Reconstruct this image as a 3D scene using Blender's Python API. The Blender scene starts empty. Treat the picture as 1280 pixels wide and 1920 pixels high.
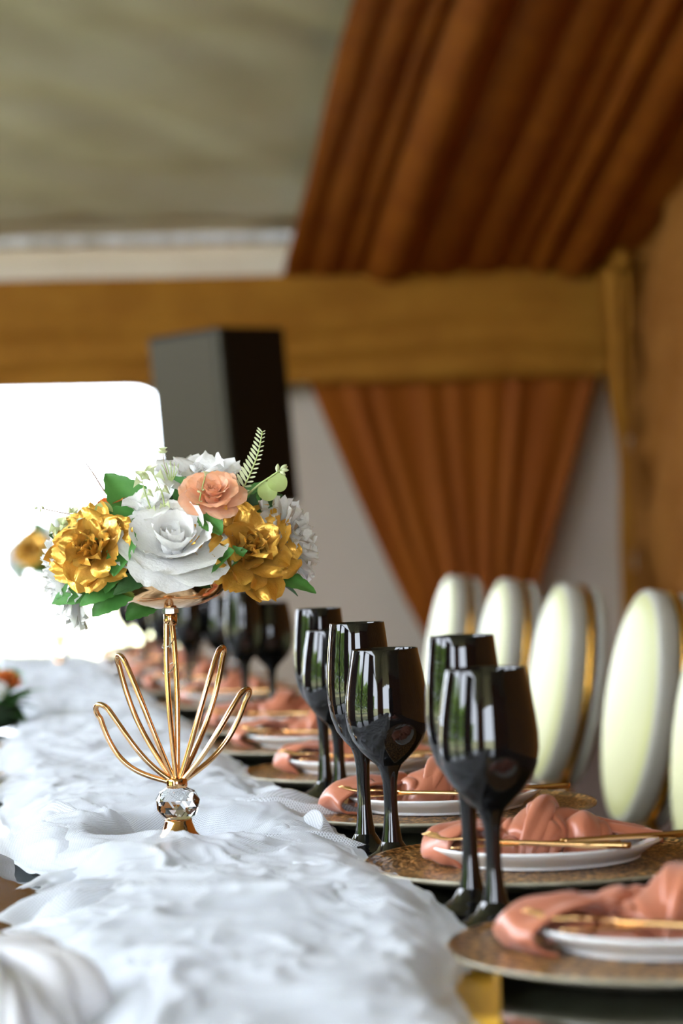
import bpy, math, random
from mathutils import Vector, Matrix, noise

PI = math.pi
R = math.radians
scene = bpy.context.scene
C = bpy.context.collection

# ------------------------------------------------------------------ camera
YAW, PITCH, ROLL = R(9.3), R(.57), R(2.3)
EYE = Vector((0, 0, 1.07))
f0 = Vector((math.sin(YAW), math.cos(YAW), 0)); r0 = Vector((math.cos(YAW), -math.sin(YAW), 0)); u0 = Vector((0, 0, 1))
fw = f0*math.cos(PITCH) + u0*math.sin(PITCH)
u1 = u0*math.cos(PITCH) - f0*math.sin(PITCH)
rt = r0*math.cos(ROLL) - u1*math.sin(ROLL)
up = u1*math.cos(ROLL) + r0*math.sin(ROLL)
cd = bpy.data.cameras.new('camera')
cam = bpy.data.objects.new('camera', cd); C.objects.link(cam)
m = Matrix((rt, up, -fw)).transposed().to_4x4(); m.translation = EYE
cam.matrix_world = m
cd.sensor_fit = 'VERTICAL'; cd.sensor_height = 36; cd.sensor_width = 24; cd.lens = 85
cd.clip_start = .05; cd.clip_end = 300
cd.dof.use_dof = True; cd.dof.focus_distance = 2.47; cd.dof.aperture_fstop = 4.1
scene.camera = cam

# ------------------------------------------------------------------ sky, sun, exposure
w = bpy.data.worlds.new('sky'); scene.world = w; w.use_nodes = True
nt = w.node_tree; bg = nt.nodes['Background']
bg.inputs[0].default_value = (.88, .96, 1.08, 1); bg.inputs[1].default_value = 12.0
sd = bpy.data.lights.new('sun', 'SUN'); sd.energy = 30; sd.angle = R(1.5); sd.color = (1, .93, .80)
so = bpy.data.objects.new('sun', sd); C.objects.link(so)
so.rotation_euler = Vector((-.50, .35, -.79)).to_track_quat('-Z', 'Y').to_euler()
vs = scene.view_settings
vs.view_transform = 'Standard'; vs.look = 'None'; vs.gamma = 1; vs.use_curve_mapping = False
vs.exposure = 0.25
scene.cycles.use_denoising = True
scene.cycles.caustics_reflective = False; scene.cycles.caustics_refractive = False
scene.cycles.sample_clamp_indirect = 12

# ------------------------------------------------------------------ helpers
def srgb(r, g, b):
    f = lambda c: (c/255/12.92) if c/255 <= .04045 else ((c/255+.055)/1.055)**2.4
    return (f(r), f(g), f(b), 1)

def material(name, col, rough=.5, metal=0, col2=None, scale=20, bump=0, bscale=None, spec=.5, sheen=0, coat=0, transl=0, stretch=None, detail=4, trans=0, ior=1.5, aniso=0):
    mt = bpy.data.materials.new(name); mt.use_nodes = True
    n = mt.node_tree.nodes; l = mt.node_tree.links; b = n['Principled BSDF']
    b.inputs['Base Color'].default_value = col
    b.inputs['Roughness'].default_value = rough; b.inputs['Metallic'].default_value = metal
    b.inputs['Specular IOR Level'].default_value = spec; b.inputs['Sheen Weight'].default_value = sheen
    b.inputs['Coat Weight'].default_value = coat; b.inputs['IOR'].default_value = ior
    b.inputs['Transmission Weight'].default_value = trans
    tc = n.new('ShaderNodeTexCoord'); mp = n.new('ShaderNodeMapping'); l.new(tc.outputs['Object'], mp.inputs[0])
    if stretch: mp.inputs['Scale'].default_value = stretch
    if col2:
        t = n.new('ShaderNodeTexNoise'); t.inputs['Scale'].default_value = scale; t.inputs['Detail'].default_value = detail
        l.new(mp.outputs[0], t.inputs['Vector'])
        r = n.new('ShaderNodeValToRGB'); r.color_ramp.elements[0].position = .35; r.color_ramp.elements[1].position = .65
        r.color_ramp.elements[0].color = col; r.color_ramp.elements[1].color = col2
        l.new(t.outputs[0], r.inputs[0]); l.new(r.outputs[0], b.inputs['Base Color'])
    if bump:
        t = n.new('ShaderNodeTexNoise'); t.inputs['Scale'].default_value = bscale or scale; t.inputs['Detail'].default_value = 3
        l.new(mp.outputs[0], t.inputs['Vector'])
        bp = n.new('ShaderNodeBump'); bp.inputs['Strength'].default_value = bump; bp.inputs['Distance'].default_value = .002
        l.new(t.outputs[0], bp.inputs['Height']); l.new(bp.outputs[0], b.inputs['Normal'])
    if transl:
        tr = n.new('ShaderNodeBsdfTranslucent'); tr.inputs[0].default_value = col2 or col
        mx = n.new('ShaderNodeMixShader'); mx.inputs[0].default_value = transl
        l.new(b.outputs[0], mx.inputs[1]); l.new(tr.outputs[0], mx.inputs[2]); l.new(mx.outputs[0], n['Material Output'].inputs[0])
    return mt

M = {}
M['black_glass'] = material('black_glass', (.0035, .0035, .004, 1), .03, col2=(.005, .005, .006, 1), scale=30, spec=.55)
M['table_glass'] = material('table_glass', (.006, .009, .005, 1), .05, col2=(.010, .012, .007, 1), scale=6, spec=.5)
M['gold'] = material('gold', (.83, .50, .24, 1), .12, 1, col2=(.80, .47, .20, 1), scale=15)
M['rose_gold'] = material('rose_gold', (.72, .44, .22, 1), .10, 1, col2=(.68, .40, .19, 1), scale=15)
M['gold_paint'] = material('gold_paint', (.86, .50, .10, 1), .32, .5, col2=(.74, .38, .05, 1), scale=60, bump=.4, bscale=200)
M['gold_chair'] = material('gold_chair', (.75, .42, .08, 1), .18, 1, col2=(.68, .36, .06, 1), scale=12)
M['gold_tray'] = material('gold_tray', (.80, .46, .05, 1), .38, .6, col2=(.70, .38, .03, 1), scale=25)
M['steel'] = material('steel', (.55, .55, .52, 1), .3, 1, col2=(.45, .45, .43, 1), scale=30)
M['china'] = material('china', (.80, .80, .80, 1), .16, col2=(.78, .78, .775, 1), scale=8, coat=.3)
M['satin'] = material('satin', (.50, .165, .09, 1), .34, col2=(.44, .135, .07, 1), scale=25, sheen=.15, spec=.6, bump=.12, bscale=350)
M['rose_white'] = material('rose_white', (.90, .90, .90, 1), .75, col2=(.86, .855, .84, 1), scale=40, bump=.5, bscale=260, transl=.25)
M['rose_peach'] = material('rose_peach', (.93, .46, .25, 1), .6, col2=(.93, .58, .42, 1), scale=60, bump=.3, bscale=200, transl=.25)
M['rose_orange'] = material('rose_orange', (.70, .18, .03, 1), .6, col2=(.75, .25, .06, 1), scale=60, transl=.25)
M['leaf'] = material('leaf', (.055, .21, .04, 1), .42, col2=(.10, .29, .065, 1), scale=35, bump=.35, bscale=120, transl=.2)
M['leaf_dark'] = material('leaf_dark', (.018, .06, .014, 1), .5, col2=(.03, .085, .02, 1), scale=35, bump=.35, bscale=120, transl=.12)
M['pale_green'] = material('pale_green', (.42, .55, .18, 1), .5, col2=(.55, .65, .28, 1), scale=50, transl=.25)
M['bud'] = material('bud', (.64, .71, .42, 1), .5, col2=(.70, .75, .50, 1), scale=50, transl=.2)
M['twig'] = material('twig', (.32, .20, .16, 1), .6, col2=(.36, .26, .15, 1), scale=50)
M['foam'] = material('foam', (.012, .03, .010, 1), .9, col2=(.02, .045, .015, 1), scale=80, bump=.8, bscale=100)
M['drape'] = material('drape', (.235, .065, .005, 1), .7, col2=(.19, .046, .004, 1), scale=4, stretch=(1, 1, .2), spec=.12, bump=.15, bscale=60)
M['drape_gold'] = material('drape_gold', (.31, .135, .016, 1), .7, col2=(.26, .105, .012, 1), scale=4, spec=.12, bump=.15, bscale=60)
M['drape_side'] = material('drape_side', (.26, .105, .022, 1), .7, col2=(.21, .078, .015, 1), scale=3, spec=.12, bump=.15, bscale=60)
M['canvas'] = material('canvas', (.54, .51, .42, 1), .8, col2=(.44, .41, .32, 1), scale=1.6, bump=.3, bscale=9, detail=6)
M['band'] = material('band', (.72, .62, .50, 1), .8, col2=(.66, .56, .45, 1), scale=2)
M['canvas_wall'] = material('canvas_wall', (.50, .43, .36, 1), .8, col2=(.45, .38, .31, 1), scale=1.2, bump=.2, bscale=9)
M['floor'] = material('floor', (.07, .035, .02, 1), .8, col2=(.05, .027, .016, 1), scale=8, bump=.5, bscale=200)
M['ground'] = material('ground', (.34, .33, .20, 1), .9, col2=(.28, .29, .15, 1), scale=.8, bump=.5, bscale=30)
M['hedge'] = material('hedge', (.16, .30, .04, 1), .6, col2=(.26, .40, .07, 1), scale=3, transl=.25)
M['cushion_lit_tint'] = material('cushion_lit_tint', (.40, .395, .18, 1), .42, col2=(.38, .375, .17, 1), scale=6, bump=.05, bscale=150, spec=.35)  # yellow-green stands in for garden light reflected from the doorway
M['chair_white'] = material('chair_white', (.36, .345, .30, 1), .5, col2=(.34, .325, .28, 1), scale=6)  # white upholstery, greyed to hold the shade on the side bands
M['speaker_black'] = material('speaker_black', (.005, .0045, .004, 1), .6, spec=.15, col2=(.007, .006, .005, 1), scale=60, bump=.4, bscale=400)
M['linen'] = material('linen', (.88, .88, .91, 1), .8, col2=(.85, .85, .88, 1), scale=30, bump=.3, bscale=300, transl=.25)
M['crystal'] = material('crystal', (.97, .97, .95, 1), .02, trans=1, ior=1.5)

def grille_material():
    mt = bpy.data.materials.new('speaker_grille'); mt.use_nodes = True
    n = mt.node_tree.nodes; l = mt.node_tree.links; b = n['Principled BSDF']
    b.inputs['Roughness'].default_value = .6; b.inputs['Specular IOR Level'].default_value = .2
    tc = n.new('ShaderNodeTexCoord'); v = n.new('ShaderNodeTexVoronoi'); v.inputs['Scale'].default_value = 120
    v.inputs['Randomness'].default_value = 0
    l.new(tc.outputs['Object'], v.inputs['Vector'])
    r = n.new('ShaderNodeValToRGB'); r.color_ramp.elements[0].position = .32; r.color_ramp.elements[1].position = .42
    r.color_ramp.elements[0].color = (.006, .006, .006, 1); r.color_ramp.elements[1].color = (.048, .038, .020, 1)
    l.new(v.outputs['Distance'], r.inputs[0]); l.new(r.outputs[0], b.inputs['Base Color'])
    return mt
M['grille'] = grille_material()

def woven_material():
    mt = bpy.data.materials.new('woven_rattan'); mt.use_nodes = True
    n = mt.node_tree.nodes; l = mt.node_tree.links; b = n['Principled BSDF']
    b.inputs['Roughness'].default_value = .28; b.inputs['Coat Weight'].default_value = .35; b.inputs['Coat Roughness'].default_value = .12
    tc = n.new('ShaderNodeTexCoord')
    t = n.new('ShaderNodeTexNoise'); t.inputs['Scale'].default_value = 150; t.inputs['Detail'].default_value = 3
    l.new(tc.outputs['Object'], t.inputs['Vector'])
    r = n.new('ShaderNodeValToRGB'); e = r.color_ramp.elements
    e[0].position = .42; e[0].color = (.030, .012, .004, 1); e[1].position = .60; e[1].color = (.55, .30, .10, 1)
    x = e.new(.51); x.color = (.17, .075, .02, 1)
    l.new(t.outputs[0], r.inputs[0]); l.new(r.outputs[0], b.inputs['Base Color'])
    bp = n.new('ShaderNodeBump'); bp.inputs['Strength'].default_value = .5; bp.inputs['Distance'].default_value = .001
    l.new(t.outputs[0], bp.inputs['Height']); l.new(bp.outputs[0], b.inputs['Normal'])
    return mt
M['woven'] = woven_material()

def tulle_material(name, alpha):
    mt = bpy.data.materials.new(name); mt.use_nodes = True
    n = mt.node_tree.nodes; l = mt.node_tree.links; b = n['Principled BSDF']
    b.inputs['Base Color'].default_value = (.82, .85, .90, 1); b.inputs['Roughness'].default_value = .7
    b.inputs['Sheen Weight'].default_value = .2
    tc = n.new('ShaderNodeTexCoord')
    outs = []
    for s in ((1, 1, 0), (1, -1, 0)):
        mp = n.new('ShaderNodeVectorMath'); mp.operation = 'DOT_PRODUCT'; mp.inputs[1].default_value = s
        l.new(tc.outputs['Object'], mp.inputs[0])
        a = n.new('ShaderNodeMath'); a.operation = 'MULTIPLY'; a.inputs[1].default_value = 2*PI*330
        l.new(mp.outputs['Value'], a.inputs[0])
        q = n.new('ShaderNodeMath'); q.operation = 'SINE'; l.new(a.outputs[0], q.inputs[0]); outs.append(q)
    mx = n.new('ShaderNodeMath'); mx.operation = 'MAXIMUM'; l.new(outs[0].outputs[0], mx.inputs[0]); l.new(outs[1].outputs[0], mx.inputs[1])
    mr = n.new('ShaderNodeMapRange'); mr.inputs['From Min'].default_value = -.2; mr.inputs['From Max'].default_value = .7
    mr.inputs['To Min'].default_value = alpha - .22; mr.inputs['To Max'].default_value = min(1, alpha + .25)
    l.new(mx.outputs[0], mr.inputs['Value'])
    tr = n.new('ShaderNodeBsdfTransparent'); tl = n.new('ShaderNodeBsdfTranslucent'); tl.inputs[0].default_value = (.82, .85, .90, 1)
    m1 = n.new('ShaderNodeMixShader'); m1.inputs[0].default_value = .3; l.new(b.outputs[0], m1.inputs[1]); l.new(tl.outputs[0], m1.inputs[2])
    m2 = n.new('ShaderNodeMixShader'); l.new(mr.outputs[0], m2.inputs[0]); l.new(tr.outputs[0], m2.inputs[1]); l.new(m1.outputs[0], m2.inputs[2])
    l.new(m2.outputs[0], n['Material Output'].inputs[0])
    return mt
M['tulle'] = tulle_material('tulle', .55)
M['tulle_base'] = material('tulle_base', (.78, .81, .87, 1), .8, col2=(.73, .77, .83, 1), scale=40, bump=.4, bscale=300, transl=.15)

class MB:
    def __init__(s): s.v = []; s.f = []
    def add(s, v, f):
        o = len(s.v); s.v += [tuple(p) for p in v]; s.f += [tuple(i+o for i in q) for q in f]; return s
    def grid(s, fn, nu, nv, cu=False, cv=False):
        """fn(u,v), u,v in 0..1; cu/cv closed loops"""
        mu = nu if cu else nu+1; mv = nv if cv else nv+1
        vv = [fn(i/nu, j/nv) for i in range(mu) for j in range(mv)]
        ff = []
        for i in range(nu):
            for j in range(nv):
                a = i*mv + j; b_ = ((i+1) % mu)*mv + j; c = ((i+1) % mu)*mv + (j+1) % mv; d = i*mv + (j+1) % mv
                ff.append((a, b_, c, d))
        return s.add(vv, ff)
    def lathe(s, prof, seg=32, c=(0, 0, 0)):
        n = len(prof); vv = []; ff = []; idx = []
        for (r, z) in prof:
            if r < 1e-6: idx.append([len(vv)]*seg); vv.append((c[0], c[1], c[2]+z))
            else:
                idx.append(list(range(len(vv), len(vv)+seg)))
                for k in range(seg):
                    a = 2*PI*k/seg; vv.append((c[0]+r*math.cos(a), c[1]+r*math.sin(a), c[2]+z))
        for i in range(n-1):
            for k in range(seg):
                q = [idx[i][k], idx[i][(k+1) % seg], idx[i+1][(k+1) % seg], idx[i+1][k]]
                u = []
                for x in q:
                    if x not in u: u.append(x)
                if len(u) > 2: ff.append(tuple(u))
        return s.add(vv, ff)
    def tube(s, pts, rad, seg=8, closed=False, caps=True):
        pts = [Vector(p) for p in pts]; n = len(pts)
        rr = rad if isinstance(rad, (list, tuple)) else [rad]*n
        rings = []; ref = None; vv = []
        for i, p in enumerate(pts):
            if closed: t = pts[(i+1) % n]-pts[i-1]
            else: t = pts[min(i+1, n-1)]-pts[max(i-1, 0)]
            t.normalize()
            if ref is None:
                ref = Vector((0, 0, 1)) if abs(t.z) < .9 else Vector((1, 0, 0))
            ref = (ref - t*ref.dot(t)).normalized(); b2 = t.cross(ref)
            for k in range(seg):
                a = 2*PI*k/seg; vv.append(p + (ref*math.cos(a) + b2*math.sin(a))*rr[i])
        ff = []
        for i in range(n if closed else n-1):
            for k in range(seg):
                a = i*seg+k; b_ = i*seg+(k+1) % seg; j = (i+1) % n
                ff.append((a, b_, j*seg+(k+1) % seg, j*seg+k))
        if not closed and caps:
            ff.append(tuple(range(seg-1, -1, -1))); ff.append(tuple((n-1)*seg+k for k in range(seg)))
        return s.add(vv, ff)
    def box(s, c, d, rot=None):
        vv = []
        for sx in (-1, 1):
            for sy in (-1, 1):
                for sz in (-1, 1):
                    p = Vector((sx*d[0]/2, sy*d[1]/2, sz*d[2]/2))
                    if rot: p = rot @ p
                    vv.append(p+Vector(c))
        return s.add(vv, [(0, 1, 3, 2), (4, 6, 7, 5), (0, 4, 5, 1), (2, 3, 7, 6), (0, 2, 6, 4), (1, 5, 7, 3)])
    def mesh(s, name, mat, smooth=True):
        me = bpy.data.meshes.new(name); me.from_pydata(s.v, [], s.f); me.update()
        if smooth: me.polygons.foreach_set('use_smooth', [True]*len(me.polygons))
        me.materials.append(M[mat] if isinstance(mat, str) else mat)
        return me
    def build(s, name, mat, parent=None, smooth=True, bevel=0, thick=0, thick_off=0, subsurf=0):
        o = link(name, s.mesh(name, mat, smooth), parent)
        if thick:
            q = o.modifiers.new('thickness', 'SOLIDIFY'); q.thickness = thick; q.offset = thick_off
        if bevel:
            q = o.modifiers.new('bevel', 'BEVEL'); q.width = bevel; q.segments = 2; q.limit_method = 'ANGLE'
        if subsurf:
            q = o.modifiers.new('subsurf', 'SUBSURF'); q.levels = subsurf; q.render_levels = subsurf
        return o

def link(name, data, parent=None, mat4=None):
    o = bpy.data.objects.new(name, data); C.objects.link(o)
    if parent is not None: o.parent = parent
    if mat4 is not None: o.matrix_local = mat4
    return o
def tag(o, label=None, cat=None, group=None, kind=None):
    if label: o['label'] = label
    if cat: o['category'] = cat
    if group: o['group'] = group
    if kind: o['kind'] = kind
    return o
def thing(name, label, cat, loc=(0, 0, 0), rz=0, group=None, scale=1):
    o = bpy.data.objects.new(name, None); C.objects.link(o); o.empty_display_size = .05
    o.location = loc; o.rotation_euler = (0, 0, rz); o.scale = (scale,)*3
    return tag(o, label, cat, group)
KIDS = {}
def copy_tree(o, parent=None):
    c = o.copy(); C.objects.link(c)
    if parent is not None: c.parent = parent
    for ch in [x for x in bpy.data.objects if x.parent == o]: copy_tree(ch, c)
    return c
def frame(origin, zdir, spin=0):
    """local matrix whose +z points along zdir"""
    q = Vector(zdir).normalized().to_track_quat('Z', 'Y').to_matrix().to_4x4()
    return Matrix.Translation(Vector(origin)) @ q @ Matrix.Rotation(spin, 4, 'Z')
def nz(x, y, z=0): return noise.noise(Vector((x, y, z)))
def ss(a, b, x):
    t = max(0, min(1, (x-a)/(b-a))); return t*t*(3-2*t)
def lerp(a, b, t): return a+(b-a)*t
def pl(xs, ys, x):
    if x <= xs[0]: return ys[0]
    for i in range(len(xs)-1):
        if x <= xs[i+1]:
            t = (x-xs[i])/(xs[i+1]-xs[i]); t = t*t*(3-2*t); return lerp(ys[i], ys[i+1], t)
    return ys[-1]
def bez(p, n):
    """smooth polyline through control points (Catmull-Rom)"""
    p = [Vector(q) for q in p]; out = []
    for i in range(len(p)-1):
        a = p[max(i-1, 0)]; b = p[i]; c = p[i+1]; d = p[min(i+2, len(p)-1)]
        for k in range(n):
            t = k/n
            out.append(.5*((2*b)+(c-a)*t+(2*a-5*b+4*c-d)*t*t+(3*b-a-3*c+d)*t**3))
    out.append(p[-1]); return out

ORD = ['first', 'second', 'third', 'fourth', 'fifth', 'sixth', 'seventh', 'eighth', 'ninth', 'tenth', 'eleventh', 'twelfth']

# ================================================================== SETTING
TZ = .75                      # table top
YB = 12.5                     # back wall
EAVE, SLOPE = 2.41, .354
XR = 3.60                     # right wall
RIDGE = 5.5
def roof_z(y): return EAVE + SLOPE*(12.38-y) if y > RIDGE else EAVE + SLOPE*(12.38-RIDGE) - SLOPE*(RIDGE-y)*.8

def struct(o, label=None):
    o['kind'] = 'structure'
    if label: o['label'] = label
    return o

struct(MB().box((.2, 4.6, -.02), (7.4, 16.4, .04)).build('floor', 'floor', smooth=False), 'dark brown carpeted floor under the tent')
struct(MB().box((-10, 8, -.10), (160, 160, .10)).build('ground', 'ground', smooth=False), 'pale sunlit ground outside the tent')

# --- white canvas roof (two slopes), wrinkled
def canvas(u, v):
    x = lerp(-3.8, XR+1.0, u); y = lerp(-3.6, 11.88, v)
    z = roof_z(y) + .03*nz(x*.7+y*.35, y*.8, 3) + .05*nz(x*.5+y*1.2, y*3.2-x*2.0, 7) + .022*nz(x*.9+y*2, y*7-x*3.6, 1) + .06
    return (x, y, z)
struct(MB().grid(lambda u, v: (lerp(-3.8, XR+1.0, u), lerp(11.4, 12.9, v), roof_z(lerp(11.4, 12.9, v))+.17), 4, 4).build('eave_sky_blocker', 'canvas', thick=.01, thick_off=1), 'added canvas sheet keeping sky light off the eave')  # unseen sheet, added to block sky light falling through the eave gap
struct(MB().grid(canvas, 140, 260).build('ceiling', 'canvas', thick=.01, thick_off=1), 'stained white canvas tent roof sloping down')

# --- draped lining under the right part of the roof
random.seed(4)
folds = []
x = 1.75
while x < 3.6:
    wd = random.uniform(.09, .30); folds.append((x, wd, random.uniform(.25, .75))); x += wd
def fold_h(x, fl, drift):
    x += drift
    for (a, wd, am) in fl:
        if a <= x < a+wd:
            t = (x-a)/wd; return -am*wd*.42*math.sin(PI*t)**1.0
    return 0
def lining(u, v):
    y = lerp(4.6, 12.40, v)
    x = lerp(1.75, XR, u)
    xx = x
    dr = .03*nz(y*.5, x*1.5, 2)
    z = roof_z(max(y, RIDGE)) + fold_h(x, folds, dr) - .015 + .01*nz(x*3, y*2, 4) - .05*math.sin(PI*ss(4.6, 12.4, y))
    if y > 12.2: z = lerp(z, EAVE, ss(12.2, 12.4, y)*.5)
    return (xx - .02*math.sin(y*2)*(u == 0), y, z)
struct(MB().grid(lining, 330, 60).build('ceiling_lining', 'drape', thick=.004), 'rust brown pleated fabric lining under the right of the roof')

# --- eave: pole, white band, gold-brown valance along the back
struct(MB().tube([(-3.5, 12.10, 2.590), (1.9, 12.10, 2.590)], .032, 14).build('trim_1', material('eave_pole', (.85, .86, .86, 1), .45, 0, col2=(.55, .54, .50, 1), scale=5, stretch=(2.2, .3, .3))), 'pale metal eave pole with grey smudges')
struct(MB().grid(lambda u, v: (lerp(-3.5, 2.0, u), 12.36+.012*nz(u*12, v*2), lerp(2.40, 2.72, v)), 60, 6).build('trim_2', 'band', thick=.006), 'plain cream fabric band above the valance')
def valance(u, v):
    x = lerp(-3.5, 3.52, u); z = lerp(1.875, 2.425, v)
    sag = .012*nz(x*1.5, 0, 5)*(1-v)
    y = 12.30 - .03*math.sin(PI*v) + .012*math.sin(z*34+2.2*nz(x*.6, z*2, 3)*3 - x*.8) + .012*nz(x*1.2, z*5, 1)
    return (x, y, z+sag - .016*(x/3.5)*(1-v))
struct(MB().grid(valance, 200, 40).build('trim_3', 'drape_gold', thick=.005), 'gold brown swagged fabric valance across the back')

# --- back wall: white canvas with an open doorway at its left (rounded top corner)
def back_wall():
    mb = MB()
    out = [(1.17, 0.0), (1.17, 1.62)]
    for k in range(9):
        a = PI/2*k/8; out.append((1.17-.20+.20*math.cos(a), 1.68+.20*math.sin(a)))
    out += [(-.9, 1.90), (-.9, 0), (-3.55, 0), (-3.55, 2.50), (XR+.40, 2.50), (XR+.40, 0)]
    y = YB
    n = len(out)
    vv = [(x, y, z) for x, z in out] + [(x, y+.03, z) for x, z in out]
    ff = [tuple(range(n)), tuple(range(2*n-1, n-1, -1))] + [(i, (i+1) % n, n+(i+1) % n, n+i) for i in range(n)]
    return mb.add(vv, ff)
struct(back_wall().build('wall_back', 'canvas_wall', smooth=False), 'pale canvas back wall with a wide bright doorway at left')

# --- gathered wedge curtain on the back wall
def wedge(u, v):
    z = lerp(.0, 1.90, v)
    kz = [0, .30, .46, 1.90]
    xl = pl([0, .26, .50], [2.40, 2.53, 2.50], z) if z < .5 else lerp(2.46, 1.87, ((z-.5)/1.4)**.86)
    xr = pl([0, .26, .50], [3.10, 2.86, 2.92], z) if z < .5 else lerp(2.95, 3.44, ((z-.5)/1.4)**.95)
    x = lerp(xl, xr, u)
    wd = xr-xl
    ph = u*17*PI + 1.3*nz(u*6, 2, 0)*2
    y = 12.36 - (.028+.02*nz(u*9, 4, z*.5))*(.5+.5*math.sin(ph))*(.6+.8*(1-wd/1.6)) - .06*math.sin(PI*u)*(1-ss(.2, 1.5, z))
    return (x, y, z)
struct(MB().grid(wedge, 260, 40).build('wall_curtain', 'drape', thick=.004), 'rust brown curtain gathered to a point on the back wall')

# --- right wall: pleated drape, skewed folds, plus a hanging corner curtain
def rwall(u, v):
    y = lerp(-3.2, 10.6, u/.6) if u < .6 else lerp(10.6, 12.54, (u-.6)/.4)
    z = v*(roof_z(min(y, 12.3))+.06)
    ph = y + 1.05*z
    a = ph*15 + 2.6*nz(ph*1.6, z*.25, 1)
    x = XR + .06 - .085*(.5+.5*math.sin(a))**1.5 - .035*(.5+.5*math.sin(ph*37+2*nz(ph*4, z*.4, 2))) - .03*nz(ph*1.3, z*.5, 6)
    return (x, y, z)
struct(MB().grid(rwall, 1500, 40).build('wall_right', 'drape_side', thick=.004), 'gold brown draped side wall with slanting folds')
def corner(u, v):
    z = lerp(.0, 2.40, v)
    wd = pl([0, .9, 1.35, 1.9, 2.4], [.10, .07, .05, .16, .20], z)
    xc = pl([0, 1.2, 2.4], [3.46, 3.46, 3.47], z)
    x = xc + (u-.5)*wd
    return (x, 12.10 - .025*math.sin(u*5*PI+z) - .05*math.sin(PI*u), z)
struct(MB().grid(corner, 40, 40).build('corner_curtain', 'drape_gold', thick=.004), 'narrow gathered curtain hanging in the far right corner')
rk = MB()
rk.grid(lambda u, v: (3.47+(.045+.012*math.sin(u*10*PI))*math.cos(2*PI*u)*math.sin(PI*v), 11.98-.05*math.cos(PI*v), 2.43+(.045+.012*math.sin(u*10*PI))*math.sin(2*PI*u)*math.sin(PI*v)), 40, 10, cu=True)
struct(rk.build('trim_4', 'drape_gold'), 'small knotted fabric rosette in the roof corner')

# --- left side of the tent: open between tied-back curtains; curtain behind the viewer with a gap
def tied(name, p, q, label, n=10):
    p = Vector(p); q = Vector(q)
    def fn(u, v):
        z = v*2.44
        wdt = pl([0, .9, 1.2, 2.44], [.75, .5, .42, 1.0], z)
        b = p.lerp(q, .5+(u-.5)*wdt); nrm = (q-p).cross(Vector((0, 0, 1))).normalized()
        b = b + nrm*.05*math.sin(u*n*2*PI); return (b.x, b.y, z)
    struct(MB().grid(fn, n*10, 20).build(name, 'drape', thick=.004), label)
def full_curtain(y0, y1, label):
    n = int((y1-y0)*60)
    struct(MB().grid(lambda u, v: (-3.45+.05*math.sin(lerp(y0, y1, u)*24), lerp(y0, y1, u), v*2.44), n, 3).build('side_curtain', 'drape', thick=.004), label)
full_curtain(-1.2, .6, 'brown curtain closing the near part of the left side')
full_curtain(3.6, 8.5, 'brown curtain closing the middle of the left side')
full_curtain(10.5, 12.5, 'brown curtain closing the far end of the left side')
tied('side_curtain', (-3.45, 1.7, 0), (-3.45, 2.3, 0), 'brown curtain tied back between the two side openings')
def behind(u, v, a, b): 
    x = lerp(a, b, u); return (x, -3.1+.05*math.sin(x*22), v*2.5)
struct(MB().grid(lambda u, v: behind(u, v, -3.4, -1.55), 120, 4).build('wall_front', 'drape', thick=.004), 'brown curtain closing the near end of the tent')
struct(MB().grid(lambda u, v: behind(u, v, 0.35, XR), 160, 4).build('wall_front', 'drape', thick=.004), 'brown curtain at the near end beside the entrance gap')
struct(MB().tube([(-3.5, -3.2, 2.46), (-3.5, 12.3, 2.46)], .04, 10).build('trim_5', 'steel'), 'metal side rail of the tent')
for py in (-3.1, 3.3, 8.0, 12.3):
    struct(MB().tube([(-3.52, py, 0), (-3.52, py, 2.46)], .04, 10).build('tent_post', 'steel'), 'metal tent post at the open side')

# --- hedges outside the openings (seen in reflections and, blown out, through the doorway)
def hedge(name, p, q, h, n, seed, label, out):
    rnd = random.Random(seed); hb = MB(); p = Vector(p); q = Vector(q); out = Vector(out)
    for i in range(n):
        t = rnd.random(); c = p.lerp(q, t); z = h*math.sqrt(rnd.random())*(.92+.25*nz(t*14, 0, seed))
        c = c + out*rnd.gauss(0, .35); s_ = rnd.uniform(.06, .13)*(h/2)**.5
        nn = (out*.6+Vector((rnd.gauss(0, .6), rnd.gauss(0, .6), rnd.gauss(.4, .6)))).normalized()
        a = nn.orthogonal().normalized(); b = nn.cross(a); c.z = max(z, .05)
        hb.add([c-a*s_*1.3, c-b*s_*.7, c+a*s_*1.3, c+b*s_*.7], [(0, 1, 2, 3)])
    tag(hb.build(name, 'hedge', smooth=False), label, 'hedge', kind='stuff')
hedge('garden_hedge', (-8.2, -6, 0), (-8.2, 14, 0), 2.9, 13000, 9, 'sunlit yellow green hedge outside the open side', (1, 0, 0))

# ================================================================== TABLE
t = thing('banquet_table', 'long banquet table with a dark reflective glass top and gold frame', 'table', (.233, 3.9, 0))
def rbox(x0, x1, y0, y1, z0, z1): return MB().box(((x0+x1)/2, (y0+y1)/2, (z0+z1)/2), (x1-x0, y1-y0, z1-z0))
rbox(-.468, .468, -2.95, 2.95, .735, TZ).build('tabletop', 'table_glass', t, False, bevel=.004)
fr = rbox(-.44, .44, -2.88, -2.84, .69, .735)
for a in ((-.44, .44, 2.84, 2.88), (-.44, -.40, -2.84, 2.84), (.40, .44, -2.84, 2.84)): fr.add(*[(lambda b: (b.v, b.f))(rbox(*a, .69, .735))][0])
fr.build('frame', 'gold_chair', t, False)
for sx in (-1, 1):
    for y in (-2.86, 0, 2.86):
        rbox(sx*.42-.025, sx*.42+.025, y-.025, y+.025, 0, .69).build('leg', 'gold_chair', t, False)

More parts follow.
